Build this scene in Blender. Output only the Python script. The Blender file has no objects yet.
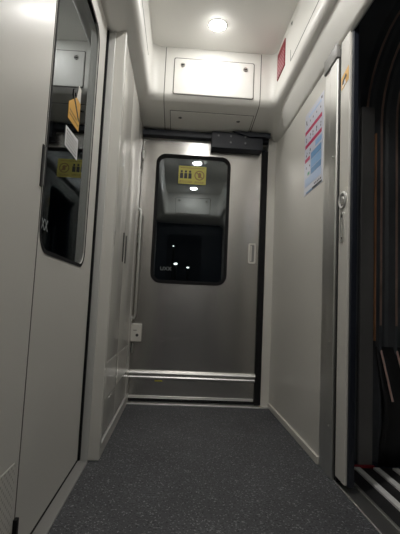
import bpy, bmesh, random
from math import *
from mathutils import Vector, Matrix
random.seed(4)
S = bpy.context.scene
C = S.collection

# ------------------------------------------------------------------ materials
def new_mat(name):
    m = bpy.data.materials.new(name); m.use_nodes = True
    nt = m.node_tree
    return m, nt, nt.nodes['Principled BSDF']
def pm(name, col, rough=.5, metal=0., bump=0., bscale=200., var=0., vscale=3., **kw):
    m, nt, b = new_mat(name)
    b.inputs['Base Color'].default_value = (*col, 1)
    b.inputs['Roughness'].default_value = rough
    b.inputs['Metallic'].default_value = metal
    for k, v in kw.items():
        b.inputs[k.replace('_', ' ')].default_value = v
    tc = nt.nodes.new('ShaderNodeTexCoord')
    if bump:
        n = nt.nodes.new('ShaderNodeTexNoise'); n.inputs['Scale'].default_value = bscale
        n.inputs['Detail'].default_value = 2
        nt.links.new(tc.outputs['Object'], n.inputs['Vector'])
        bp = nt.nodes.new('ShaderNodeBump'); bp.inputs['Strength'].default_value = bump
        bp.inputs['Distance'].default_value = .002
        nt.links.new(n.outputs['Fac'], bp.inputs['Height'])
        nt.links.new(bp.outputs['Normal'], b.inputs['Normal'])
    if var:
        n = nt.nodes.new('ShaderNodeTexNoise'); n.inputs['Scale'].default_value = vscale
        n.inputs['Detail'].default_value = 5
        nt.links.new(tc.outputs['Object'], n.inputs['Vector'])
        r = nt.nodes.new('ShaderNodeValToRGB')
        r.color_ramp.elements[0].position = .3; r.color_ramp.elements[1].position = .7
        r.color_ramp.elements[0].color = (*[c*(1-var) for c in col], 1)
        r.color_ramp.elements[1].color = (*[min(1, c*(1+var)) for c in col], 1)
        nt.links.new(n.outputs['Fac'], r.inputs['Fac'])
        nt.links.new(r.outputs['Color'], b.inputs['Base Color'])
    return m

def brushed(name, col, rough, scale=(2, 400, 400), amp=.12, aniso=0., bumpk=.06):
    m, nt, b = new_mat(name)
    b.inputs['Metallic'].default_value = 1
    b.inputs['Base Color'].default_value = (*col, 1)
    tc = nt.nodes.new('ShaderNodeTexCoord')
    mp = nt.nodes.new('ShaderNodeMapping'); mp.inputs['Scale'].default_value = scale
    n = nt.nodes.new('ShaderNodeTexNoise'); n.inputs['Scale'].default_value = 1; n.inputs['Detail'].default_value = 3
    nt.links.new(tc.outputs['Object'], mp.inputs['Vector']); nt.links.new(mp.outputs['Vector'], n.inputs['Vector'])
    r = nt.nodes.new('ShaderNodeMapRange')
    r.inputs['To Min'].default_value = rough-amp; r.inputs['To Max'].default_value = rough+amp
    nt.links.new(n.outputs['Fac'], r.inputs['Value']); nt.links.new(r.outputs['Result'], b.inputs['Roughness'])
    bp = nt.nodes.new('ShaderNodeBump'); bp.inputs['Strength'].default_value = bumpk; bp.inputs['Distance'].default_value = .0008
    nt.links.new(n.outputs['Fac'], bp.inputs['Height']); nt.links.new(bp.outputs['Normal'], b.inputs['Normal'])
    if aniso:
        b.inputs['Anisotropic'].default_value = aniso
        tg = nt.nodes.new('ShaderNodeTangent'); tg.direction_type = 'RADIAL'; tg.axis = 'Z'
        nt.links.new(tg.outputs['Tangent'], b.inputs['Tangent'])
        b.inputs['Anisotropic Rotation'].default_value = 0.25
    return m

def glass(name, tint, spec_ior):
    m, nt, b = new_mat(name)
    nt.nodes.remove(b)
    out = nt.nodes['Material Output']
    f = nt.nodes.new('ShaderNodeFresnel'); f.inputs['IOR'].default_value = spec_ior
    t = nt.nodes.new('ShaderNodeBsdfTransparent'); t.inputs['Color'].default_value = (*tint, 1)
    g = nt.nodes.new('ShaderNodeBsdfGlossy'); g.inputs['Roughness'].default_value = .015
    g.inputs['Color'].default_value = (.92, .97, 1, 1)
    mx = nt.nodes.new('ShaderNodeMixShader')
    nt.links.new(f.outputs[0], mx.inputs[0]); nt.links.new(t.outputs[0], mx.inputs[1]); nt.links.new(g.outputs[0], mx.inputs[2])
    nt.links.new(mx.outputs[0], out.inputs['Surface'])
    return m

def floor_mat():
    m, nt, b = new_mat('speckled_rubber')
    tc = nt.nodes.new('ShaderNodeTexCoord')
    n = nt.nodes.new('ShaderNodeTexNoise'); n.inputs['Scale'].default_value = 6; n.inputs['Detail'].default_value = 6
    nt.links.new(tc.outputs['Object'], n.inputs['Vector'])
    r = nt.nodes.new('ShaderNodeValToRGB')
    r.color_ramp.elements[0].position = .3; r.color_ramp.elements[0].color = (.047, .049, .054, 1)
    r.color_ramp.elements[1].position = .75; r.color_ramp.elements[1].color = (.071, .074, .081, 1)
    nt.links.new(n.outputs['Fac'], r.inputs['Fac'])
    n2 = nt.nodes.new('ShaderNodeTexNoise'); n2.inputs['Scale'].default_value = 150; n2.inputs['Detail'].default_value = 2
    nt.links.new(tc.outputs['Object'], n2.inputs['Vector'])
    s2 = nt.nodes.new('ShaderNodeValToRGB')
    s2.color_ramp.elements[0].position = .60; s2.color_ramp.elements[0].color = (0, 0, 0, 1)
    s2.color_ramp.elements[1].position = .68; s2.color_ramp.elements[1].color = (1, 1, 1, 1)
    nt.links.new(n2.outputs['Fac'], s2.inputs['Fac'])
    mx = nt.nodes.new('ShaderNodeMix'); mx.data_type = 'RGBA'
    nt.links.new(s2.outputs['Color'], mx.inputs[0]); nt.links.new(r.outputs['Color'], mx.inputs[6])
    mx.inputs[7].default_value = (.26, .26, .27, 1)
    n3 = nt.nodes.new('ShaderNodeTexNoise'); n3.inputs['Scale'].default_value = 120; n3.inputs['Detail'].default_value = 2
    mp = nt.nodes.new('ShaderNodeMapping'); mp.inputs['Location'].default_value = (7, 3, 1)
    nt.links.new(tc.outputs['Object'], mp.inputs['Vector']); nt.links.new(mp.outputs['Vector'], n3.inputs['Vector'])
    s3 = nt.nodes.new('ShaderNodeValToRGB')
    s3.color_ramp.elements[0].position = .36; s3.color_ramp.elements[0].color = (1, 1, 1, 1)
    s3.color_ramp.elements[1].position = .44; s3.color_ramp.elements[1].color = (0, 0, 0, 1)
    nt.links.new(n3.outputs['Fac'], s3.inputs['Fac'])
    mx2 = nt.nodes.new('ShaderNodeMix'); mx2.data_type = 'RGBA'
    nt.links.new(s3.outputs['Color'], mx2.inputs[0]); nt.links.new(mx.outputs[2], mx2.inputs[6])
    mx2.inputs[7].default_value = (.014, .014, .016, 1)
    nt.links.new(mx2.outputs[2], b.inputs['Base Color'])
    b.inputs['Roughness'].default_value = .6
    bp = nt.nodes.new('ShaderNodeBump'); bp.inputs['Strength'].default_value = .3; bp.inputs['Distance'].default_value = .001
    nt.links.new(n2.outputs['Fac'], bp.inputs['Height']); nt.links.new(bp.outputs['Normal'], b.inputs['Normal'])
    return m

def perforated(name, col, hole, scale, axes):
    """painted sheet with a staggered grid of small holes"""
    m, nt, b = new_mat(name)
    b.inputs['Roughness'].default_value = .28
    tc = nt.nodes.new('ShaderNodeTexCoord')
    mp = nt.nodes.new('ShaderNodeMapping'); mp.inputs['Rotation'].default_value = axes
    mp.inputs['Scale'].default_value = (scale,)*3
    nt.links.new(tc.outputs['Object'], mp.inputs['Vector'])
    sx = nt.nodes.new('ShaderNodeSeparateXYZ'); nt.links.new(mp.outputs['Vector'], sx.inputs[0])
    def math(op, a, bb=None):
        n = nt.nodes.new('ShaderNodeMath'); n.operation = op
        for i, v in enumerate((a, bb)):
            if v is None: continue
            if isinstance(v, (int, float)): n.inputs[i].default_value = v
            else: nt.links.new(v, n.inputs[i])
        return n.outputs[0]
    u = math('ADD', sx.outputs['Y'], sx.outputs['Z']); v = math('SUBTRACT', sx.outputs['Y'], sx.outputs['Z'])
    du = math('SUBTRACT', math('FRACT', u), .5); dv = math('SUBTRACT', math('FRACT', v), .5)
    d = math('SQRT', math('ADD', math('MULTIPLY', du, du), math('MULTIPLY', dv, dv)))
    f = math('LESS_THAN', d, .24)
    mx = nt.nodes.new('ShaderNodeMix'); mx.data_type = 'RGBA'
    nt.links.new(f, mx.inputs[0]); mx.inputs[6].default_value = (*col, 1); mx.inputs[7].default_value = (*hole, 1)
    nt.links.new(mx.outputs[2], b.inputs['Base Color'])
    return m

def emit(name, col, st):
    m, nt, b = new_mat(name)
    b.inputs['Base Color'].default_value = (*col, 1)
    b.inputs['Emission Color'].default_value = (*col, 1)
    b.inputs['Emission Strength'].default_value = st
    return m

WALL = (.62, .605, .56)
M = dict(
    wall=pm('greige_wall_paint', WALL, .36, bump=.10, bscale=120, Coat_Weight=.12, Coat_Roughness=.2),
    locker=pm('greige_locker_paint', WALL, .26, bump=.06, bscale=60, Coat_Weight=.25, Coat_Roughness=.12),
    cover=pm('ivory_moulded_plastic', (.84, .83, .79), .42, bump=.05, bscale=90),
    ceil=pm('ceiling_white_paint', (.86, .85, .81), .5),
    steel=brushed('brushed_stainless_steel', (.53, .515, .495), .25, (3, 300, 300), .05, .7),
    steel2=brushed('bright_stainless_trim', (.70, .70, .68), .36, (120, 120, 1.2), .03, bumpk=.02),
    alu=brushed('aluminium_threshold', (.82, .81, .79), .38, (2, 300, 300), .08),
    pale_metal=pm('satin_zinc', (.62, .62, .60), .4, .35),
    chrome=pm('polished_chrome', (.8, .8, .8), .14, 1),
    gasket=pm('black_rubber_gasket', (.007, .007, .008), .7, Specular_IOR_Level=.25),
    seam=pm('dark_joint_filler', (.16, .15, .14), .6),
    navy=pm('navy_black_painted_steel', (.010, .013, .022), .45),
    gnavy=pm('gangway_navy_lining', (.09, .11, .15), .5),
    rubber=pm('gangway_black_rubber', (.12, .128, .14), .5, bump=.3, bscale=60, var=.3),
    tread=pm('tread_black_rubber', (.018, .018, .019), .6, bump=.3, bscale=80),
    post=pm('charcoal_painted_post', (.22, .215, .21), .5, var=.15),
    copper=pm('copper_brown_edging', (.66, .32, .15), .4, .1, var=.25, vscale=6),
    pink=pm('light_tinted_pink_edging', (.80, .52, .46), .4),  # fold edging with the light it catches put into the colour
    grey_edge=pm('greyed_brown_edging', (.50, .34, .28), .4, .1, var=.3, vscale=8),
    white_strip=pm('white_tread_strip', (.88, .87, .86), .5, var=.08, vscale=40),
    red=pm('red_enamel', (.25, .012, .022), .5),
    floor=floor_mat(),
    glass=glass('night_window_glass', (.40, .45, .45), 1.95),
    glass2=glass('saloon_door_glass', (.25, .27, .27), 1.8),
    white=pm('white_print', (.75, .75, .75), .5),
    dimwhite=pm('grey_white_print', (.26, .28, .28), .5),
    yellow=pm('yellow_vinyl', (.60, .54, .085), .45),
    orange=pm('orange_vinyl', (.66, .36, .06), .45),
    ink=pm('black_ink', (.03, .03, .03), .5),
    brownink=pm('brown_ink', (.30, .17, .05), .5),
    paper=pm('lavender_white_paper', (.66, .68, .78), .35, Coat_Weight=.4),
    posterred=pm('poster_crimson', (.55, .035, .12), .4),
    blue1=pm('poster_sky_blue', (.28, .48, .74), .4),
    blue2=pm('poster_mid_blue', (.16, .33, .58), .4),
    blue3=pm('poster_pale_blue', (.48, .60, .80), .4),
    green=pm('poster_green', (.1, .4, .25), .4),
    ivory=pm('ivory_plastic', (.62, .60, .55), .4),
    vent=perforated('perforated_painted_sheet', WALL, (.36, .345, .31), 52, (0, 0, 0)),
    redmesh=perforated('red_perforated_sheet', (.30, .008, .035), (.62, .42, .44), 40, (0, 0, 0)),
    lamp=emit('warm_white_lens', (1, .98, .945), 92),
    lamp1=emit('bright_lens', (1, .98, .945), 290),
    lamp2=emit('dimmed_lens', (1, .98, .945), 110),  # same lamp type, emission lowered to keep the left panel from blowing out
    cap=pm('grey_painted_cap', (.24, .235, .225), .45),
    dullbolt=pm('dull_bolt_steel', (.22, .22, .23), .5, .6),
    platform=emit('white_platform_lamp', (1, .97, .9), 9),
)

# ------------------------------------------------------------------ helpers
WL = {}          # world location of each parent (only translations are used)
def obj(name, bm, mat, parent=None, smooth=False, origin=None, label=None):
    bmesh.ops.recalc_face_normals(bm, faces=bm.faces[:])
    if origin is None:
        if parent is not None: origin = WL[parent.name]
        else:
            vs = [v.co for v in bm.verts]
            origin = Vector(((min(v.x for v in vs)+max(v.x for v in vs))/2, (min(v.y for v in vs)+max(v.y for v in vs))/2, min(v.z for v in vs)))
    origin = Vector(origin)
    bmesh.ops.translate(bm, verts=bm.verts, vec=-origin)
    me = bpy.data.meshes.new(name); bm.to_mesh(me); bm.free()
    mats = mat if isinstance(mat, (list, tuple)) else [mat]
    for x in mats: me.materials.append(M[x])
    if smooth:
        for p in me.polygons: p.use_smooth = True
        me.set_sharp_from_angle(angle=radians(38))
    o = bpy.data.objects.new(name, me); C.objects.link(o)
    if parent is not None:
        o.parent = parent; o.location = origin - WL[parent.name]
    else: o.location = origin
    WL[o.name] = origin
    if label: o['label'] = label
    return o
def thing(name, label, cat, loc, group=None):
    o = bpy.data.objects.new(name, None); C.objects.link(o); o.location = loc; o.empty_display_size = .05
    o['label'] = label; o['category'] = cat
    if group: o['group'] = group
    WL[o.name] = Vector(loc); return o
def tag(o, label, cat, group=None):
    o['label'] = label; o['category'] = cat
    if group: o['group'] = group
    return o
def struct(name, bm, mat, smooth=False, parent=None):
    o = obj(name, bm, mat, parent, smooth)
    if parent is None: o['kind'] = 'structure'
    return o

def box(bm, x0, x1, y0, y1, z0, z1, bev=0., seg=2):
    r = bmesh.ops.create_cube(bm, size=1)
    vs = r['verts']
    for v in vs:
        v.co = Vector(((x0+x1)/2+v.co.x*(x1-x0), (y0+y1)/2+v.co.y*(y1-y0), (z0+z1)/2+v.co.z*(z1-z0)))
    if bev:
        es = list({e for v in vs for e in v.link_edges})
        bmesh.ops.bevel(bm, geom=es, offset=bev, segments=seg, affect='EDGES', profile=.5)
    return bm
def B(*a, **k): return box(bmesh.new(), *a, **k)
def cyl(bm, p, axis, r, h, n=24, r2=None, bev=0):
    """cylinder starting at p, running h along axis"""
    q = Vector((0, 0, 1)).rotation_difference(Vector(axis).normalized()).to_matrix().to_4x4()
    mt = Matrix.Translation(Vector(p)) @ q @ Matrix.Translation((0, 0, h/2))
    r_ = bmesh.ops.create_cone(bm, cap_ends=True, segments=n, radius1=r, radius2=r if r2 is None else r2, depth=h, matrix=mt)
    if bev:
        es = [e for e in {e for v in r_['verts'] for e in v.link_edges} if len(e.link_faces) == 2 and any(len(f.verts) > 4 for f in e.link_faces)]
        bmesh.ops.bevel(bm, geom=es, offset=bev, segments=2, affect='EDGES')
    return bm
def ring(bm, c, axis, ro, ri, h, n=32):
    """flat washer ring with height along axis"""
    q = Vector((0, 0, 1)).rotation_difference(Vector(axis).normalized()).to_matrix().to_4x4()
    mt = Matrix.Translation(Vector(c)) @ q
    L = []
    for (r, z) in ((ro, 0), (ro, h*.7), ((ro*3+ri)/4, h), ((ro+ri*3)/4, h), (ri, h*.7), (ri, 0)):
        L.append([bm.verts.new(mt @ Vector((r*cos(2*pi*i/n), r*sin(2*pi*i/n), z))) for i in range(n)])
    for a, b_ in zip(L, L[1:]+L[:1]):
        for i in range(n): bm.faces.new((a[i], a[(i+1) % n], b_[(i+1) % n], b_[i]))
    return bm
def tube(bm, pts, r, n=10):
    pts = [Vector(p) for p in pts]; rings = []
    up = Vector((1, 0, 0))
    for i, p in enumerate(pts):
        t = ((pts[min(i+1, len(pts)-1)]-pts[max(i-1, 0)])).normalized()
        a = t.cross(up)
        if a.length < .1: a = t.cross(Vector((0, 1, 0)))
        a.normalize(); b_ = t.cross(a).normalized()
        rings.append([bm.verts.new(p+a*r*cos(2*pi*k/n)+b_*r*sin(2*pi*k/n)) for k in range(n)])
    for a, b_ in zip(rings, rings[1:]):
        for k in range(n): bm.faces.new((a[k], a[(k+1) % n], b_[(k+1) % n], b_[k]))
    bm.faces.new(rings[0]); bm.faces.new(rings[-1])
    return bm
def rrect(u0, u1, v0, v1, r, n=8):
    P = []
    for cx, cy, a0 in ((u1-r, v1-r, 0), (u0+r, v1-r, 90), (u0+r, v0+r, 180), (u1-r, v0+r, 270)):
        for i in range(n+1):
            a = radians(a0+90*i/n); P.append((cx+r*cos(a), cy+r*sin(a)))
    return P
def dense(P, every):
    """the same outline with its four straight sides cut into pieces"""
    out = []
    for i, p in enumerate(P):
        q = P[(i+1) % len(P)]; out.append(p)
        if (i+1) % 9 == 0:
            for k in range(1, every): out.append((p[0]+(q[0]-p[0])*k/every, p[1]+(q[1]-p[1])*k/every))
    return out
def plate(bm, P, f, d0, d1, bev=0):
    """outline P extruded between depths d0 and d1; f(u,v,d) maps to the place"""
    a = [bm.verts.new(f(u, v, d0)) for u, v in P]; b_ = [bm.verts.new(f(u, v, d1)) for u, v in P]
    n = len(P)
    fa = bm.faces.new(a); fb = bm.faces.new(b_)
    for i in range(n): bm.faces.new((a[i], a[(i+1) % n], b_[(i+1) % n], b_[i]))
    if bev: bmesh.ops.bevel(bm, geom=list(fb.edges), offset=bev, segments=2, affect='EDGES')
    return bm
def frame(bm, Po, Pi, f, d0, d1):
    n = len(Po)
    L = [[bm.verts.new(f(u, v, d)) for u, v in P] for P, d in ((Po, d0), (Po, d1), (Pi, d1), (Pi, d0))]
    for a, b_ in zip(L, L[1:]+L[:1]):
        for i in range(n): bm.faces.new((a[i], a[(i+1) % n], b_[(i+1) % n], b_[i]))
    return bm
def text_bm(s, size, f):
    cu = bpy.data.curves.new('t', 'FONT'); cu.body = s; cu.size = size; cu.align_x = 'LEFT'
    o = bpy.data.objects.new('t', cu); C.objects.link(o)
    dg = bpy.context.evaluated_depsgraph_get()
    me = bpy.data.meshes.new_from_object(o.evaluated_get(dg))
    bpy.data.objects.remove(o)
    bm = bmesh.new(); bm.from_mesh(me); bpy.data.meshes.remove(me)
    r = bmesh.ops.extrude_face_region(bm, geom=bm.faces[:])
    top = {v for v in r['geom'] if isinstance(v, bmesh.types.BMVert)}
    for v in bm.verts:
        d = .0006 if v in top else 0
        v.co = Vector(f(v.co.x, v.co.y, d))
    return bm
def yplane(y):                    # u = x, v = z, d = towards the camera (-y)
    return lambda u, v, d: Vector((u, y-d, v))
def xplane(x, s):                 # u = y, v = z, d = along s*x
    return lambda u, v, d: Vector((x+s*d, u, v))

# ------------------------------------------------------------------ dimensions
XL, XD, XR = -.30, -.376, .66     # locker front, saloon door face, right wall
YD, YB = 2.87, -.54               # end door face, opposite door face
ZC = 2.29                         # ceiling
IX0, IX1, IY0, IY1 = -.23, .558, -.14, 2.47   # inner edge of the overhead covers

# ------------------------------------------------------------------ floor, ceiling
struct('floor', B(-.45, .665, YB-.1, 2.835, -.05, 0), 'floor')
struct('ceiling', B(IX0-.03, IX1+.03, IY0-.03, IY1+.03, ZC, ZC+.04), 'ceil')

# overhead cove: vertical face, rounded lower lip, soffit out to the walls
def loop(d, so, z):
    """one ring; d = (left,right,end,back) outward offset"""
    x0, x1, y0, y1 = IX0-d[0], IX1+d[1], IY0-d[3], IY1+d[2]
    r = .045*(1-so)+.012
    P = dense(rrect(x0, x1, y0, y1, r, 8), 28)
    out = []
    for (x, y) in P:
        if callable(z):
            out.append(Vector((x, y, z(x, y))))
        else: out.append(Vector((x, y, z)))
    return out
ZL, ZRt, ZE = 1.905, 1.825, 1.905
def zouter(x, y):
    # height of the soffit where it meets the walls
    t = max(0, min(1, (x+.376)/(XR+.376)))
    side = ZL+(ZRt-ZL)*t**3
    e = max(0, min(1, (y-2.55)/.32)); b = max(0, min(1, (-.2-y)/.34))
    k = max(e, b)
    return side*(1-k)+(ZE if x < .62 else (ZRt+ZE)/2)*k if x < XR-.001 else side*(1-k)+(.55*ZRt+.45*ZE)*k
OUT = (.376-.23+.002, XR-IX1+.004, YD-IY1+.03, .43)
bm = bmesh.new()
rings_ = []
rings_.append(loop((0,)*4, 0, ZC+.005)); 
for i in range(4): rings_.append(loop((0,)*4, 0, ZC-.0-(i+1)*.07))
R_ = .05
for i in range(1, 8):
    a = radians(i*11.5)
    rings_.append(loop((R_*(1-cos(a)),)*4, .1, 2.0-R_*sin(a)))
last = rings_[-1]
outer = loop(OUT, 1, 0)
outer = [Vector((p.x, p.y, zouter(p.x, p.y))) for p in outer]
for t in (.25, .5, .75, 1):
    rings_.append([Vector((a.x+(b.x-a.x)*t, a.y+(b.y-a.y)*t, a.z+(b.z-a.z)*(t if t == 1 else t**.85))) for a, b in zip(last, outer)])
V = [[bm.verts.new(p) for p in r] for r in rings_]
n = len(V[0])
for a, b in zip(V, V[1:]):
    for i in range(n): bm.faces.new((a[i], a[(i+1) % n], b[(i+1) % n], b[i]))
from mathutils.bvhtree import BVHTree
bmesh.ops.recalc_face_normals(bm, faces=bm.faces[:]); tree = BVHTree.FromBMesh(bm)
def soffit_z(y, x=.16):
    h = tree.ray_cast(Vector((x, y, .5)), Vector((0, 0, 1)))
    return h[0].z
cove = struct('trim_1', bm, 'cover', smooth=True)
md = cove.modifiers.new('solid', 'SOLIDIFY'); md.thickness = .012; md.offset = 1
def end_profile(off=0.):
    """(y,z) along the end cover from the ceiling to the door"""
    P = [(IY1-off, ZC-.004), (IY1-off, 2.0)]
    for i in range(1, 8):
        a = radians(i*11.5); P.append((IY1+R_*(1-cos(a))-off*cos(a), 2.0-R_*sin(a)-off*sin(a)))
    return P
for x in (-.146, .461):            # joints of the end cover
    bm = bmesh.new(); Pp = end_profile(.0012); Pp += [(2.53+.034*i, soffit_z(2.53+.034*i, x)-.0012) for i in range(11)]
    w = .0022
    L = [[bm.verts.new((x+s*w, y, z)) for (y, z) in Pp] for s in (-1, 1)]
    L2 = [[bm.verts.new((x+s*w, y+.006, z+.004)) for (y, z) in Pp] for s in (-1, 1)]
    for k in range(len(Pp)-1):
        bm.faces.new((L[0][k], L[0][k+1], L[1][k+1], L[1][k]))
        for q in (0, 1): bm.faces.new((L[q][k], L[q][k+1], L2[q][k+1], L2[q][k]))
    struct('cover_joint', bm, 'seam', parent=cove)
# joints along the side covers
struct('cover_joint', B(IX1-.0012, IX1+.004, .3, 2.12, 2.034, 2.038), 'seam', parent=cove)
struct('cover_joint', B(IX1-.0012, IX1+.004, 2.118, 2.122, 2.036, 2.10), 'seam', parent=cove)
struct('cover_joint', B(IX0-.004, IX0+.0012, .3, 2.2, 2.058, 2.062), 'seam', parent=cove)

# upper access panel with two quarter-turn latches
def latch(parent, p, axis, r):
    o = obj('latch', cyl(bmesh.new(), p, axis, r, .005, 24, bev=.0015), 'chrome', parent, True, label='round metal quarter-turn latch')
    q = Vector(p)+Vector(axis)*.004
    bm = bmesh.new()
    if abs(axis[1]) > .5: box(bm, q.x-r*.65, q.x+r*.65, q.y-.003, q.y+.001, q.z-r*.16, q.z+r*.16)
    elif abs(axis[2]) > .5: box(bm, q.x-r*.65, q.x+r*.65, q.y-r*.16, q.y+r*.16, q.z-.003, q.z+.001)
    else: box(bm, q.x-.001 if axis[0] > 0 else q.x-.003, q.x+.003 if axis[0] > 0 else q.x+.001, q.y-r*.65, q.y+r*.65, q.z-r*.16, q.z+r*.16)
    obj('slot', bm, 'ink', o)
def access_panel(face_y, s, label, grp=None):
    t = thing('access_panel', label, 'access panel', (.163, face_y, 1.985))
    f = (lambda u, v, d: Vector((u, face_y-s*d, v)))
    obj('gap_seal', frame(bmesh.new(), rrect(-.093, .419, 1.982, 2.223, .012, 4), rrect(-.086, .412, 1.989, 2.216, .009, 4), f, -.002, .0015), 'seam', t)
    obj('cover_plate', plate(bmesh.new(), rrect(-.088, .414, 1.987, 2.218, .010, 4), f, -.002, .005, .002), 'cover', t, True)
    for x in (-.037, .361): latch(t, (x, face_y-s*.005, 2.174), (0, -s, 0), .015)
access_panel(IY1, 1, 'ivory access panel with two round latches facing us under the ceiling light')
access_panel(IY0, -1, 'ivory access panel over the opposite end, seen only reflected in the end door window')
# lower hatch in the soffit
t = thing('soffit_hatch', 'smaller ivory hatch with two latches on the soffit right above the door beam', 'access panel', (.163, 2.73, 1.92))
def sof(x, y, d): return Vector((x, y, soffit_z(y, x)-d))
ys = (2.60, 2.66, 2.72, 2.78, 2.80)
def sofstrip(x0, x1, y0, y1, d0, d1, nseg=5):
    bm = bmesh.new(); yy = [y0+(y1-y0)*i/nseg for i in range(nseg+1)]
    g = [[[bm.verts.new(sof(x, y, d)) for y in yy] for x in (x0, x1)] for d in (d0, d1)]
    for k in range(nseg):
        for q in (0, 1): bm.faces.new((g[q][0][k], g[q][0][k+1], g[q][1][k+1], g[q][1][k]))
        for e in (0, 1): bm.faces.new((g[0][e][k], g[0][e][k+1], g[1][e][k+1], g[1][e][k]))
    for k in (0, nseg): bm.faces.new((g[0][0][k], g[0][1][k], g[1][1][k], g[1][0][k]))
    return bm
obj('gap_seal', sofstrip(-.109, .449, 2.596, 2.84, -.003, .0015), 'seam', t)
obj('cover_plate', sofstrip(-.105, .445, 2.60, 2.836, -.002, .004), 'cover', t)
for x in (-.04, .353): latch(t, (x, 2.665, soffit_z(2.665, x)-.004), (0, 0, -1), .013)

# side cover latch and red perforated plate on the right-hand cover
t = thing('side_cover_latch', 'small round latch on the right-hand overhead cover beside the ceiling', 'latch', (IX1, 2.10, 2.243))
obj('latch_body', cyl(bmesh.new(), (IX1+.002, 2.10, 2.243), (-1, 0, 0), .012, .006, 20, bev=.0015), 'chrome', t, True)
obj('slot', B(IX1-.0055, IX1-.002, 2.092, 2.108, 2.241, 2.245), 'ink', t)
t = thing('alarm_grille', 'red perforated grille plate high on the right-hand overhead cover', 'grille', (IX1, 2.33, 2.085))
f = xplane(IX1, -1)
obj('backing_plate', plate(bmesh.new(), rrect(2.24, 2.42, 2.085, 2.255, .006, 3), f, -.002, .004, .001), 'red', t)
obj('perforated_face', plate(bmesh.new(), rrect(2.246, 2.414, 2.09, 2.21, .004, 3), f, .003, .006), 'redmesh', t)

# ceiling lights
def ceiling_light(y, label, power):
    t = thing('ceiling_light', label, 'ceiling light', (.155, y, ZC), 'recessed ceiling lights')
    obj('bezel', ring(bmesh.new(), (.155, y, ZC+.001), (0, 0, -1), .053, .046, .004), 'ivory', t, True)
    bm = bmesh.new(); pts = []
    for i in range(7):
        a = radians(90*i/6); pts.append((.047*cos(a), .011*sin(a)))
    L = [[bm.verts.new((.155+r*cos(2*pi*k/32), y+r*sin(2*pi*k/32), ZC-.002-h)) for k in range(32)] for r, h in pts[:-1]]
    tip = bm.verts.new((.155, y, ZC-.013))
    for a, b in zip(L, L[1:]):
        for k in range(32): bm.faces.new((a[k], a[(k+1) % 32], b[(k+1) % 32], b[k]))
    for k in range(32): bm.faces.new((L[-1][k], L[-1][(k+1) % 32], tip))
    bm.faces.new(L[0])
    obj('lens', bm, power, t, True)
ceiling_light(2.23, 'round recessed ceiling light glowing in front of the end access panel', 'lamp')
ceiling_light(1.165, 'round ceiling light mid-ceiling, seen as the upper glint in the door window', 'lamp1')
ceiling_light(.12, 'round ceiling light farthest back, seen as the lower glint in the door window', 'lamp2')

# ------------------------------------------------------------------ end wall and end door
bm = bmesh.new()
box(bm, -.45, .605, YD+.004, YD+.08, 1.845, 1.96)
box(bm, .604, XR+.03, YD-.03, YD+.08, -.02, 1.93)
box(bm, -.45, -.335, YD+.004, YD+.08, -.02, 1.95)
struct('wall_end', bm, 'wall')
d1 = thing('door_1', 'x', 'x', (.13, YD, 0))
del d1['label'], d1['category']; d1['kind'] = 'structure'
fy = yplane(YD)
WX0, WX1, WZ0, WZ1 = -.196, .339, .815, 1.742
# leaf with the window opening
bm = bmesh.new()
hole = rrect(WX0+.012, WX1-.012, WZ0+.012, WZ1-.012, .062, 8)
lo = rrect(-.335, .561, .035, 1.842, .002, 8)
frame(bm, lo, hole, fy, -.038, 0)
obj('leaf', bm, 'steel', d1)
obj('window_seal', frame(bmesh.new(), rrect(WX0, WX1, WZ0, WZ1, .070), rrect(WX0+.022, WX1-.022, WZ0+.022, WZ1-.022, .055), fy, -.01, .006), 'gasket', d1, True)
pane1 = obj('pane', plate(bmesh.new(), rrect(WX0+.014, WX1-.014, WZ0+.014, WZ1-.014, .058), fy, -.012, -.004), 'glass', d1, label='dark night-time glass of the end door')
obj('glass_marking', text_bm('UXX', .036, lambda u, v, d: Vector((-.130+u*1.05, YD+.0035-d, .905+v))), 'dimwhite', pane1)
# kick rail: profile swept along x
prof = [(0, .216), (.010, .216), (.022, .210), (.026, .200), (.022, .190), (.010, .186), (.007, .181), (.010, .176), (.014, .170), (.012, .162), (0, .158)]
bm = bmesh.new()
L = [[bm.verts.new((x, YD-d, z)) for d, z in prof] for x in (-.306, .563)]
for k in range(len(prof)-1): bm.faces.new((L[0][k], L[0][k+1], L[1][k+1], L[1][k]))
bm.faces.new(L[0]); bm.faces.new(L[1])
obj('kick_rail', bm, 'alu', d1, True)
obj('bottom_rail', B(-.306, .556, YD-.010, YD+.002, .030, .046, .002), 'alu', d1)
obj('bottom_seal', B(-.33, .561, YD-.004, YD+.03, .004, .031), 'gasket', d1)
# recessed pull
h = obj('pull_frame', frame(bmesh.new(), rrect(.488, .541, .982, 1.128, .012, 5), rrect(.499, .530, .994, 1.116, .008, 5), fy, -.001, .006), 'ivory', d1, True)
obj('pull_recess', plate(bmesh.new(), rrect(.498, .531, .993, 1.117, .008, 5), fy, -.001, .0015), 'post', h)
obj('pull_grip', B(.502, .512, YD-.005, YD-.001, 1.000, 1.110, .002), 'ivory', h)
struct('trim_2', B(.563, .6045, YD-.022, YD+.05, .0, 1.80, .004), 'gasket')
# threshold
struct('trim_3', B(-.33, .66, 2.80, 2.90, -.02, .008, .003), 'alu')
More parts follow.
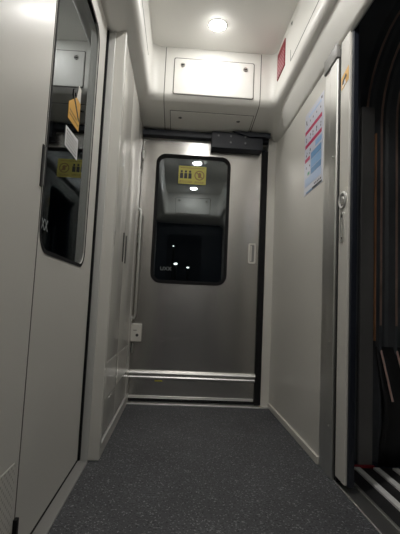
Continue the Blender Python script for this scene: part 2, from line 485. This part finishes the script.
# beam and lock box above the door
bm = bmesh.new(); box(bm, -.31, .60, YD-.060, YD-.002, 1.852, 1.896, .003)
struct('trim_4', bm, 'navy')
t = thing('door_operator', 'dark navy bolted box at the right end of the beam above the end door', 'door gear', (.37, YD-.05, 1.785))
obj('housing', B(.186, .552, YD-.085, YD-.006, 1.780, 1.898, .004), 'navy', t)
bm = bmesh.new(); plate(bm, [(.33, 1.900), (.60, 1.900), (.60, 1.868), (.45, 1.868)], yplane(YD-.086), 0, .02)
obj('bracket', bm, 'navy', t)
for (x, z) in ((.235, 1.868), (.322, 1.868), (.322, 1.823), (.425, 1.868), (.425, 1.823)):
    obj('bolt', cyl(bmesh.new(), (x, YD-.085, z), (0, -1, 0), .0075, .005, 6), 'dullbolt', t, label='pale hexagonal bolt head')

# yellow sign on the glass
def strokes(bm, f, segs, d0, d1):
    for (u0, u1, v0, v1) in segs: plate(bm, [(u0, v0), (u1, v0), (u1, v1), (u0, v1)], f, d0, d1)
    return bm
fg = yplane(YD+.004)
t = thing('warning_sign', 'yellow warning sign with dark pictograms stuck on the end door window', 'sign', (.065, YD+.004, 1.532))
obj('vinyl', plate(bmesh.new(), rrect(-.034, .164, 1.532, 1.664, .004, 3), fg, 0, .0012), 'yellow', t)
bm = bmesh.new()
for i, u in enumerate((-.012, .018, .048)):      # three standing figures
    plate(bm, [(u+.0085*cos(a*pi/6), 1.623+.0085*sin(a*pi/6)) for a in range(12)], fg, .0012, .002)
    plate(bm, [(u-.012, 1.572), (u+.012, 1.572), (u+.011, 1.612), (u-.011, 1.612)], fg, .0012, .002)
obj('figure_pictogram', bm, 'ink', t)
bm = bmesh.new()
frame(bm, [(.116+.036*cos(a*pi/12), 1.598+.036*sin(a*pi/12)) for a in range(24)], [(.116+.029*cos(a*pi/12), 1.598+.029*sin(a*pi/12)) for a in range(24)], fg, .0012, .002)
plate(bm, [(.089, 1.619), (.094, 1.624), (.143, 1.577), (.138, 1.572)], fg, .0012, .002)
obj('prohibition_ring', bm, 'brownink', t)
bm = bmesh.new(); plate(bm, [(.107, 1.580), (.126, 1.580), (.130, 1.606), (.119, 1.622), (.106, 1.612)], fg, .0011, .0018)
obj('hand_pictogram', bm, 'brownink', t)
random.seed(2)
for (u0, u1, z) in ((-.02, .15, 1.650), (-.024, .062, 1.553), (-.024, .062, 1.544), (.084, .15, 1.551), (.084, .15, 1.543)):
    u = u0; bm = bmesh.new()
    while u < u1:
        w = random.uniform(.004, .012); strokes(bm, fg, [(u, min(u+w, u1), z-.0022, z+.0022)], .0012, .0018); u += w+.003
    obj('caption_line', bm, 'brownink', t)
# little tag on the kick plate
tag(obj('small_tag', B(-.124, -.072, YD-.004, YD, .142, .150), 'yellow'), 'tiny yellowish tag on the steel kick plate below the door rail', 'tag')

# hinges on the left edge of the end door
for z in (1.72, 1.12, .36):
    h = obj('hinge', cyl(bmesh.new(), (-.292, YD-.012, z-.03), (0, 0, 1), .008, .06, 14), 'steel2', d1, True)
# grab rail and lock box by the left wall
t = thing('grab_rail', 'slim vertical metal grab rail on the left beside the end door', 'handrail', (-.283, 2.80, .56))
P = [(-.2975, 2.80, 1.312), (-.286, 2.80, 1.312), (-.279, 2.80, 1.300), (-.276, 2.80, 1.27)] + [(-.276, 2.80, 1.2-.1*i) for i in range(7)] + [(-.279, 2.80, .575), (-.286, 2.80, .565), (-.2975, 2.80, .565)]
obj('rail', tube(bmesh.new(), P, .0085, 12), 'steel2', t, True)
for z in (1.312, .565): obj('mount', cyl(bmesh.new(), (-.2985, 2.80, z), (1, 0, 0), .017, .005, 20), 'steel2', t, True)
t = thing('lock_box', 'small ivory lock box with dark keyhole at the left edge of the end door', 'lock', (-.265, 2.85, .41))
obj('case', B(-.302, -.230, 2.826, YD, .408, .528, .005), 'ivory', t)
obj('keyhole', cyl(bmesh.new(), (-.258, 2.827, .452), (0, -1, 0), .010, .004, 20), 'ink', t, True)
for z in (.515, .421): obj('screw', cyl(bmesh.new(), (-.243, 2.827, z), (0, -1, 0), .004, .002, 12), 'steel2', t, True)
obj('latch_slot', B(-.286, -.262, 2.824, 2.827, .482, .487), 'seam', t)

# ------------------------------------------------------------------ right wall, strip, pocket door
bm = bmesh.new(); box(bm, XR, XR+.04, 1.836, YD+.05, .0, 1.93)
struct('wall_right', bm, 'wall')
bm = bmesh.new(); box(bm, XR, XR+.04, YB-.1, .66, .0, 1.93)
struct('wall_right_rear', bm, 'wall')
struct('baseboard_right', B(XR-.011, XR+.01, 1.842, 2.83, 0, .034, .003), 'ivory')
# stainless post between wall panel and pocket door
bm = bmesh.new()
box(bm, XR-.004, XR+.05, 1.772, 1.838, 0, 1.80, .003)
box(bm, XR-.008, XR+.05, 1.682, 1.766, 0, 1.788, .005)
tr5 = struct('trim_5', bm, 'steel2')
obj('top_cap', B(XR-.014, XR+.05, 1.676, 1.838, 1.788, 1.88, .006), 'cap', tr5, True)
for z in (1.35, .96, .55, .2):
    obj('rivet', cyl(bmesh.new(), (XR-.007, 1.72, z), (-1, 0, 0), .005, .003, 12), 'steel2', tr5, True)
struct('trim_6', B(XR+.004, XR+.05, 1.655, 1.684, 0, 1.90), 'gasket')
d3 = thing('door_3', 'x', 'x', (XR, 1.61, 0)); del d3['label'], d3['category']; d3['kind'] = 'structure'
obj('leaf', B(XR-.002, XR+.034, 1.565, 1.657, .028, 2.0, .004), 'locker', d3)
obj('edge_seal', B(XR+.006, XR+.030, 1.548, 1.566, .028, 2.0, .004), 'navy', d3)
k = obj('lock_escutcheon', ring(bmesh.new(), (XR-.0015, 1.614, 1.130), (-1, 0, 0), .036, .026, .007), 'pale_metal', d3, True)
obj('lock_barrel', cyl(bmesh.new(), (XR-.001, 1.614, 1.130), (-1, 0, 0), .017, .008, 24, bev=.002), 'steel2', k, True)
obj('lock_dish', cyl(bmesh.new(), (XR-.001, 1.614, 1.130), (-1, 0, 0), .027, .002, 24), 'post', k, True)
fr = xplane(XR-.002, -1)
k = obj('finger_plate', frame(bmesh.new(), rrect(1.600, 1.632, .958, 1.084, .0155, 6), rrect(1.606, 1.626, .966, 1.076, .0095, 6), fr, -.001, .005), 'steel2', d3, True)
obj('finger_recess', plate(bmesh.new(), rrect(1.605, 1.627, .965, 1.077, .0095, 6), fr, -.001, .001), 'steel2', k)
for z in (.972, 1.064): obj('screw', cyl(bmesh.new(), (XR-.003, 1.616, z), (-1, 0, 0), .006, .003, 14), 'ink', k, True)

# poster
t = thing('notice_poster', 'pale poster with crimson and blue table rows on the right wall', 'poster', (XR, 2.007, 1.285))
fp = xplane(XR, -1)
PY0, PY1, PZ0, PZ1 = 1.864, 2.150, 1.285, 1.738
obj('paper', plate(bmesh.new(), [(PY0, PZ0), (PY1, PZ0), (PY1, PZ1), (PY0, PZ1)], fp, -.002, .0015), 'paper', t)
def bar(name, y0, y1, z0, z1, mat, d=.0022): return obj(name, strokes(bmesh.new(), fp, [(y0, y1, z0, z1)], .001, d), mat, t)
# rows counted from the top; y1 is the far (left-hand) side seen from the camera
bar('crimson_bar', PY0+.022, PY1-.008, 1.620, 1.640, 'posterred')
bar('crimson_bar', PY0+.022, PY1-.012, 1.542, 1.562, 'posterred')
bar('crimson_bar', 2.060, PY1-.012, 1.464, 1.484, 'posterred')
bar('blue_block', PY0+.022, 1.975, 1.502, 1.530, 'blue1')
bar('blue_block', PY0+.022, 2.040, 1.455, 1.490, 'blue2')
bar('blue_block', PY0+.022, 2.040, 1.375, 1.405, 'blue2')
bar('blue_block', PY0+.022, 2.045, 1.408, 1.452, 'blue1', .0018)
bar('pale_block', PY0+.022, PY1-.02, 1.328, 1.372, 'blue3')
bar('green_mark', 2.062, 2.092, 1.385, 1.400, 'green')
bar('footer_bar', PY0+.010, PY1-.04, 1.288, 1.297, 'blue2')
bar('footer_bar', PY0+.010, 2.01, 1.289, 1.298, 'ink', .0026)
bar('title_line', PY0+.03, PY1-.06, 1.700, 1.712, 'blue3')
random.seed(9)
for zc in (1.675, 1.594, 1.580, 1.512, 1.498, 1.430):
    for y in [PY0+.04+.052*i for i in range(5)]:
        if zc < 1.53 and y < 2.04: continue
        a = y+random.uniform(-.012, .008); w = random.uniform(.006, .013); h = random.uniform(.008, .014)
        obj('print_mark', strokes(bmesh.new(), fp, [(a, a+w, zc-.004, zc-.004+h)], .0012, .0019), 'ink', t)
for i in range(5): obj('print_mark', strokes(bmesh.new(), fp, [(PY0+.02+i*.022, PY0+.032+i*.022, 1.306, 1.315)], .0012, .0019), 'ink', t)
obj('corner_mark', strokes(bmesh.new(), fp, [(PY0+.02, PY0+.034, 1.712, 1.724)], .0012, .0019), 'ink', t)
obj('corner_mark', strokes(bmesh.new(), fp, [(PY1-.03, PY1-.02, 1.682, 1.700)], .0012, .0019), 'ink', t)

# yellow sticker on the pocket door edge
t = thing('door_sticker', 'small yellow and white sticker with dark figure high on the pocket door edge', 'sticker', (XR-.002, 1.61, 1.625))
fs = xplane(XR-.002, -1)
obj('vinyl', plate(bmesh.new(), [(1.572, 1.630), (1.646, 1.615), (1.650, 1.672), (1.574, 1.690)], fs, 0, .001), 'orange', t)
obj('white_triangle', plate(bmesh.new(), [(1.60, 1.628), (1.640, 1.622), (1.612, 1.660)], fs, .001, .0016), 'white', t)
obj('figure_pictogram', plate(bmesh.new(), [(1.600, 1.668), (1.632, 1.650), (1.636, 1.636), (1.622, 1.632), (1.614, 1.645), (1.592, 1.655)], fs, .001, .002), 'ink', t)

# sill under the right-hand doorway
struct('trim_7', B(.662, .728, .66, 1.83, -.03, .004, .002), 'steel2')
struct('trim_8', B(.728, .737, .66, 1.83, -.03, .008, .002), 'alu')

# ------------------------------------------------------------------ gangway
g = thing('gangway_bellows', 'black pleated gangway bellows with copper-brown fold edges beyond the right doorway', 'gangway', (1.2, 1.2, 0))
def path():
    P = [(1.90, .004), (1.90, .28), (1.90, .50), (1.90, 1.60)]
    for i in range(1, 9):
        a = radians(i*11.25); P.append((1.90-.38*(1-cos(a)), 1.60+.38*sin(a)))
    Q = [(1.2*2-y-.02, z) for y, z in reversed(P)]
    return P+Q
pp = path()
def offs(P, d):
    out = []
    for i, (y, z) in enumerate(P):
        a = P[max(i-1, 0)]; b = P[min(i+1, len(P)-1)]
        ty, tz = b[0]-a[0], b[1]-a[1]; l = hypot(ty, tz)
        out.append((y-tz/l*d, z+ty/l*d))
    return out
xs = [.745]; pitch = .0745
ridges = [.871+pitch*i for i in range(13)]
bm = bmesh.new(); cols = []
def colv(x, d): cols.append([bm.verts.new((x, y, z)) for y, z in offs(pp, d)])
colv(.742, .0)
for r in ridges:
    colv(r-pitch/2, 0); colv(r-pitch*.3, .006); colv(r-.006, .035); colv(r+.006, .035); colv(r+pitch*.3, .006)
for a, b in zip(cols, cols[1:]):
    for i in range(len(pp)-1): bm.faces.new((a[i], a[i+1], b[i+1], b[i]))
obj('pleated_skin', bm, 'rubber', g, True)
for i, r in enumerate(ridges[:4]):
    q = [p for p in pp if p[0] > 1.2 and p[1] > .6]
    q = [(1.90, .62)]+q[0:]
    bm = bmesh.new(); o1 = offs(q, .036); o2 = offs(q, .040)
    A = [[bm.verts.new((r+s*.0045, y, z)) for y, z in oo] for s, oo in ((-1, o1), (-1, o2), (1, o2), (1, o1))]
    for a, b in zip(A, A[1:]+A[:1]):
        for k_ in range(len(q)-1): bm.faces.new((a[k_], a[k_+1], b[k_+1], b[k_]))
    obj('fold_edging', bm, 'grey_edge', g, label='greyed brown edging along a fold')
# leaning edge pieces at the fold feet, caught light painted in as pale pink
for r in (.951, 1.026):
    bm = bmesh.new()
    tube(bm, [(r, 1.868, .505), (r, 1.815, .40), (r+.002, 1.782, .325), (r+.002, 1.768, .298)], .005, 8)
    obj('light_tinted_edging', bm, 'pink', g, True, label='leaning edging at the foot of a fold, painted pale pink where it catches light')
obj('cover_post', B(.838, .905, 1.846, 1.864, .0, 1.66, .006), 'post', g, label='charcoal upright cover plate')
obj('copper_strip', B(.907, .913, 1.842, 1.862, .55, 1.53, .001), 'copper', g, label='thin copper-orange strip')
# curved rubber apron at the foot
bm = bmesh.new()
prof = [(1.872, .52), (1.850, .45), (1.815, .36), (1.782, .27), (1.80, .20), (1.83, .10), (1.84, .0)]
P0 = [[bm.verts.new((x, y+.012*(1 if j % 2 else 0), z)) for y, z in prof] for j, x in enumerate((.925, .955, .99, 1.03, 1.07, 1.11, 1.15))]
for a, b in zip(P0, P0[1:]):
    for k_ in range(len(prof)-1): bm.faces.new((a[k_], a[k_+1], b[k_+1], b[k_]))
o = obj('rubber_apron', bm, 'tread', g, True); o.modifiers.new('s', 'SOLIDIFY').thickness = .006
# tread plate with white strips
t = thing('gangway_tread_plate', 'black gangway foot plate with white anti-slip strips across the right doorway', 'foot plate', (1.3, 1.2, 0))
obj('plate', B(.739, 1.98, .50, 1.84, -.03, -.006), 'tread', t)
for i in range(11):
    x = .822+.0865*i
    obj('tread_strip', B(x-.0135, x+.0135, .50, 1.822, -.006, .003, .001), 'white_strip', t, label='white anti-slip strip')
tag(obj('red_edge', B(.795, .905, 1.826, 1.840, -.004, .006, .001), 'red'), 'thin red edge strip on the gangway floor at the foot of the charcoal plate', 'edge strip')
# shell behind and above the bellows so that the gangway stays dark
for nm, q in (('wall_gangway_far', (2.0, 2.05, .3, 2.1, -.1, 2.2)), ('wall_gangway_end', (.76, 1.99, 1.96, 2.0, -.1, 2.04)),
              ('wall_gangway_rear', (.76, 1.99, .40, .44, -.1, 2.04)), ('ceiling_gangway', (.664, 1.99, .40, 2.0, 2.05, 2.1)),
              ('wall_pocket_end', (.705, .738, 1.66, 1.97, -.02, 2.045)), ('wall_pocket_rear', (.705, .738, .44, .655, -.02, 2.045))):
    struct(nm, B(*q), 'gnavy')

# ------------------------------------------------------------------ left side: locker, pillar, saloon door, fixed panel
struct('wall_left', B(-.47, -.435, YB-.1, YD+.05, -.02, 2.35), 'wall')
# pillar between saloon door and locker
struct('trim_9', B(-.433, XL+.004, 1.822, 1.858, 0, 1.93, .003), 'wall')
struct('trim_10', B(-.43, -.343, 1.808, 1.823, 0, 1.93, .001), 'pale_metal')
lk = thing('utility_locker', 'greige built-in locker with two tall doors and dark slot pulls along the left wall', 'locker', (-.36, 2.33, 0))
obj('carcass', B(-.433, XL-.012, 1.86, 2.85, .0, 1.93), 'wall', lk)
def locker_door(y0, y1, slot):
    o = obj('locker_door', B(XL-.011, XL, y0, y1, .075, 1.915, .002), 'locker', lk, True)
    f = xplane(XL, 1)
    obj('slot_pull', plate(bmesh.new(), rrect(slot-.015, slot+.015, .885, 1.040, .006, 4), f, -.001, .003), 'ink', o, label='narrow dark slot pull')
    return o
da = locker_door(1.862, 2.224, 2.185)
db = locker_door(2.229, 2.70, 2.282)
obj('end_stile', B(XL-.011, XL+.001, 2.704, 2.84, .03, 1.915, .002), 'locker', lk)
f = xplane(XL, 1)
obj('key_slot', plate(bmesh.new(), rrect(1.876, 1.884, .93, .995, .003, 3), f, -.001, .0015), 'seam', da)
for (a, b, par) in ((1.885, 2.19, da), (2.25, 2.66, db)):
    obj('vent_sheet', plate(bmesh.new(), rrect(a, b, .235, .40, .006, 3), f, -.001, .0012), 'vent', par, label='perforated vent field low on the door')
obj('kick_plate', B(XL-.010, XL+.003, 1.862, 2.84, .0, .050, .002), 'wall', lk)
obj('kick_strip', B(XL-.010, XL+.007, 1.862, 2.83, .050, .064, .002), 'pale_metal', lk, label='thin pale strip above the locker kick plate')
obj('hinge', B(XL-.002, XL+.005, 2.800, 2.812, 1.60, 1.72), 'ink', lk, label='dark hinge strip')

# saloon door with its window
d2 = thing('door_2', 'x', 'x', (XD, 1.3, 0)); del d2['label'], d2['category']; d2['kind'] = 'structure'
fx = xplane(XD, 1)
DY0, DY1, DZ0, DZ1 = 1.108, 1.640, .806, 1.787
bm = bmesh.new()
frame(bm, rrect(.70, 1.772, .022, 1.93, .003, 8), rrect(DY0+.006, DY1-.006, DZ0+.006, DZ1-.006, .060, 8), fx, -.036, 0)
obj('leaf', bm, 'wall', d2)
obj('window_bead', frame(bmesh.new(), rrect(DY0-.004, DY1+.006, DZ0-.006, DZ1+.006, .072), rrect(DY0+.006, DY1-.004, DZ0+.006, DZ1-.006, .060), fx, -.012, .0015), 'gasket', d2, True)
AJ = .0118
def fx2(u, v, d):                 # the pane sits very slightly skewed in its frame
    return Vector((XD-.003+(u-DY1)*AJ+d, u, v))
pane2 = obj('pane', plate(bmesh.new(), rrect(DY0+.004, DY1-.004, DZ0+.004, DZ1-.004, .060), fx2, -.006, 0), 'glass2', d2, label='dark reflecting glass of the saloon door')
obj('glass_marking', text_bm('UXX', .046, lambda u, v, d: fx2(1.112+u*.85, .868+v, .0003+d)), 'dimwhite', pane2)
obj('door_edge_seal', B(-.415, -.371, 1.792, 1.8075, .01, 1.93), 'gasket', d2)
obj('bottom_seal', B(-.41, XD-.003, .70, 1.797, .006, .024), 'gasket', d2)
struct('trim_11', B(XD-.03, -.338, .3, 1.80, -.01, .006, .002), 'cap')
# back of the saloon: dark room behind the pane
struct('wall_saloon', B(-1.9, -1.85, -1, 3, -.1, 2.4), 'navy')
# stickers on the pane
t = thing('pinch_sticker', 'orange warning sticker with dark hook mark on the saloon door glass', 'sticker', (XD, 1.36, 1.262))
fst = lambda u, v, d: fx2(u, v, .0004+d)
obj('vinyl', plate(bmesh.new(), [(1.302, 1.262), (1.434, 1.270), (1.434, 1.372), (1.385, 1.372), (1.302, 1.318)], fst, 0, .001), 'orange', t)
obj('top_patch', plate(bmesh.new(), [(1.385, 1.373), (1.434, 1.373), (1.434, 1.425), (1.405, 1.425)], fst, 0, .001), 'ivory', t)
bm = bmesh.new()
strokes(bm, fst, [], 0, 0)
hook = [(1.425, 1.305), (1.40, 1.325), (1.375, 1.344), (1.352, 1.358), (1.346, 1.370), (1.354, 1.382), (1.37, 1.385), (1.382, 1.376)]
for a, b in zip(hook, hook[1:]):
    nx, nz = -(b[1]-a[1]), b[0]-a[0]; l = hypot(nx, nz); nx, nz = nx/l*.006, nz/l*.006
    plate(bm, [(a[0]+nx, a[1]+nz), (b[0]+nx, b[1]+nz), (b[0]-nx, b[1]-nz), (a[0]-nx, a[1]-nz)], fst, .001, .0018)
obj('hook_mark', bm, 'ink', t)
for q in ((1.315, 1.425, 1.283, 1.288), (1.315, 1.40, 1.296, 1.301)): obj('caption_line', strokes(bmesh.new(), fst, [q], .001, .0015), 'brownink', t)
t = thing('notice_sticker', 'white text sticker below the orange one on the saloon door glass', 'sticker', (XD, 1.35, 1.163))
obj('vinyl', plate(bmesh.new(), [(1.290, 1.166), (1.440, 1.168), (1.440, 1.242), (1.290, 1.232)], fst, 0, .001), 'white', t)
for j in range(5):
    u = 1.302; bm = bmesh.new()
    while u < 1.42:
        w = random.uniform(.008, .02); strokes(bm, fst, [(u, min(1.427, u+w), 1.174+j*.0115, 1.1785+j*.0115)], .001, .0015); u += w+.004
    obj('text_line', bm, 'post', t)

# fixed wall panel left of the saloon door, with perforations at the foot
fpn = thing('trim_12', 'x', 'x', (-.366, .4, 0)); del fpn['label'], fpn['category']; fpn['kind'] = 'structure'
XP = -.365
obj('sheet', B(XP-.008, XP, YB-.05, 1.063, .0, 1.93, .002), 'wall', fpn)
obj('edge_profile', B(XP-.008, XP+.001, 1.063, 1.0655, .0, 1.93), 'seam', fpn)
obj('vent_sheet', plate(bmesh.new(), rrect(.60, 1.036, .09, .285, .006, 3), xplane(XP, 1), -.001, .0012), 'vent', fpn, label='perforated vent field at the foot of the panel')
t = thing('edge_pull', 'narrow dark vertical pull at the panel edge beside the saloon door window', 'handle', (XP, 1.05, .965))
obj('backplate', B(XP, XP+.003, 1.044, 1.062, .962, 1.072, .001), 'ink', t)
obj('grip', B(XP+.003, XP+.007, 1.049, 1.056, .966, 1.068, .001), 'post', t)
tag(obj('door_stop', B(XP, XP+.010, 1.052, 1.068, .0, .146, .002), 'gasket'), 'black rubber strip at the foot of the left panel edge', 'door stop')

# ------------------------------------------------------------------ opposite end, behind the camera; near-black colour stands in for shade in its reflection
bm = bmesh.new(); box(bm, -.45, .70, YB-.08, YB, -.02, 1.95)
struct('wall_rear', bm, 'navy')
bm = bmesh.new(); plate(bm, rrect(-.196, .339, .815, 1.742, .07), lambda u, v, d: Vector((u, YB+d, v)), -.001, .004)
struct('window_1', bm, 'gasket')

# outside in the night: platform lamps
def platform_lamp(x, y, z, r, label):
    t = thing('platform_lamp', label, 'lamp', (x, y, 0), 'platform lamps in the dark')
    obj('pole', cyl(bmesh.new(), (x, y+.03, 0), (0, 0, 1), .03, z, 12), 'navy', t, True)
    bm = bmesh.new(); bmesh.ops.create_uvsphere(bm, u_segments=16, v_segments=10, radius=r, matrix=Matrix.Translation((x, y, z)) @ Matrix.Diagonal((1.4, 1, .8, 1)))
    obj('lamp_head', bm, 'platform', t, True)
struct('ground', B(-8, 8, 2.96, 14, -.9, -.8), 'navy')
# camera frame (focal length in pixels, roll, pitch, yaw, height)
CF, CR, CP, CY, CH = 410., .0457, 37/410., 21.4/410., .68
fw = Vector((sin(CY)*cos(CP), cos(CY)*cos(CP), sin(CP))); rt = Vector((cos(CY), -sin(CY), 0)); up = rt.cross(fw)
r2 = rt*cos(CR)+up*sin(CR); u2 = -rt*sin(CR)+up*cos(CR)
platform_lamp(-.07, 9.0, 1.54, .030, 'farther small platform lamp glimmering low in the end door window')
platform_lamp(-.17, 11.0, 2.21, .016, 'faint small platform lamp highest of the glimmers in the end door window')
platform_lamp(.20, 9.0, 1.47, .020, 'small platform lamp rightmost of the glimmers in the end door window')

# ------------------------------------------------------------------ camera, world, view
cam = bpy.data.cameras.new('camera'); co = bpy.data.objects.new('camera', cam); C.objects.link(co)
m3 = Matrix((r2, u2, -fw)).transposed()
co.matrix_world = Matrix.Translation((0, 0, CH)) @ m3.to_4x4()
cam.sensor_fit = 'HORIZONTAL'; cam.sensor_width = 36; cam.lens = 36*CF/400; cam.clip_start = .02
S.camera = co
w = bpy.data.worlds.new('night'); S.world = w; w.use_nodes = True
w.node_tree.nodes['Background'].inputs[0].default_value = (.01, .012, .016, 1)
w.node_tree.nodes['Background'].inputs[1].default_value = .3
S.view_settings.view_transform = 'Standard'; S.view_settings.look = 'None'
S.view_settings.gamma = 1; S.view_settings.use_curve_mapping = False
S.view_settings.exposure = 0.55
S.cycles.max_bounces = 10
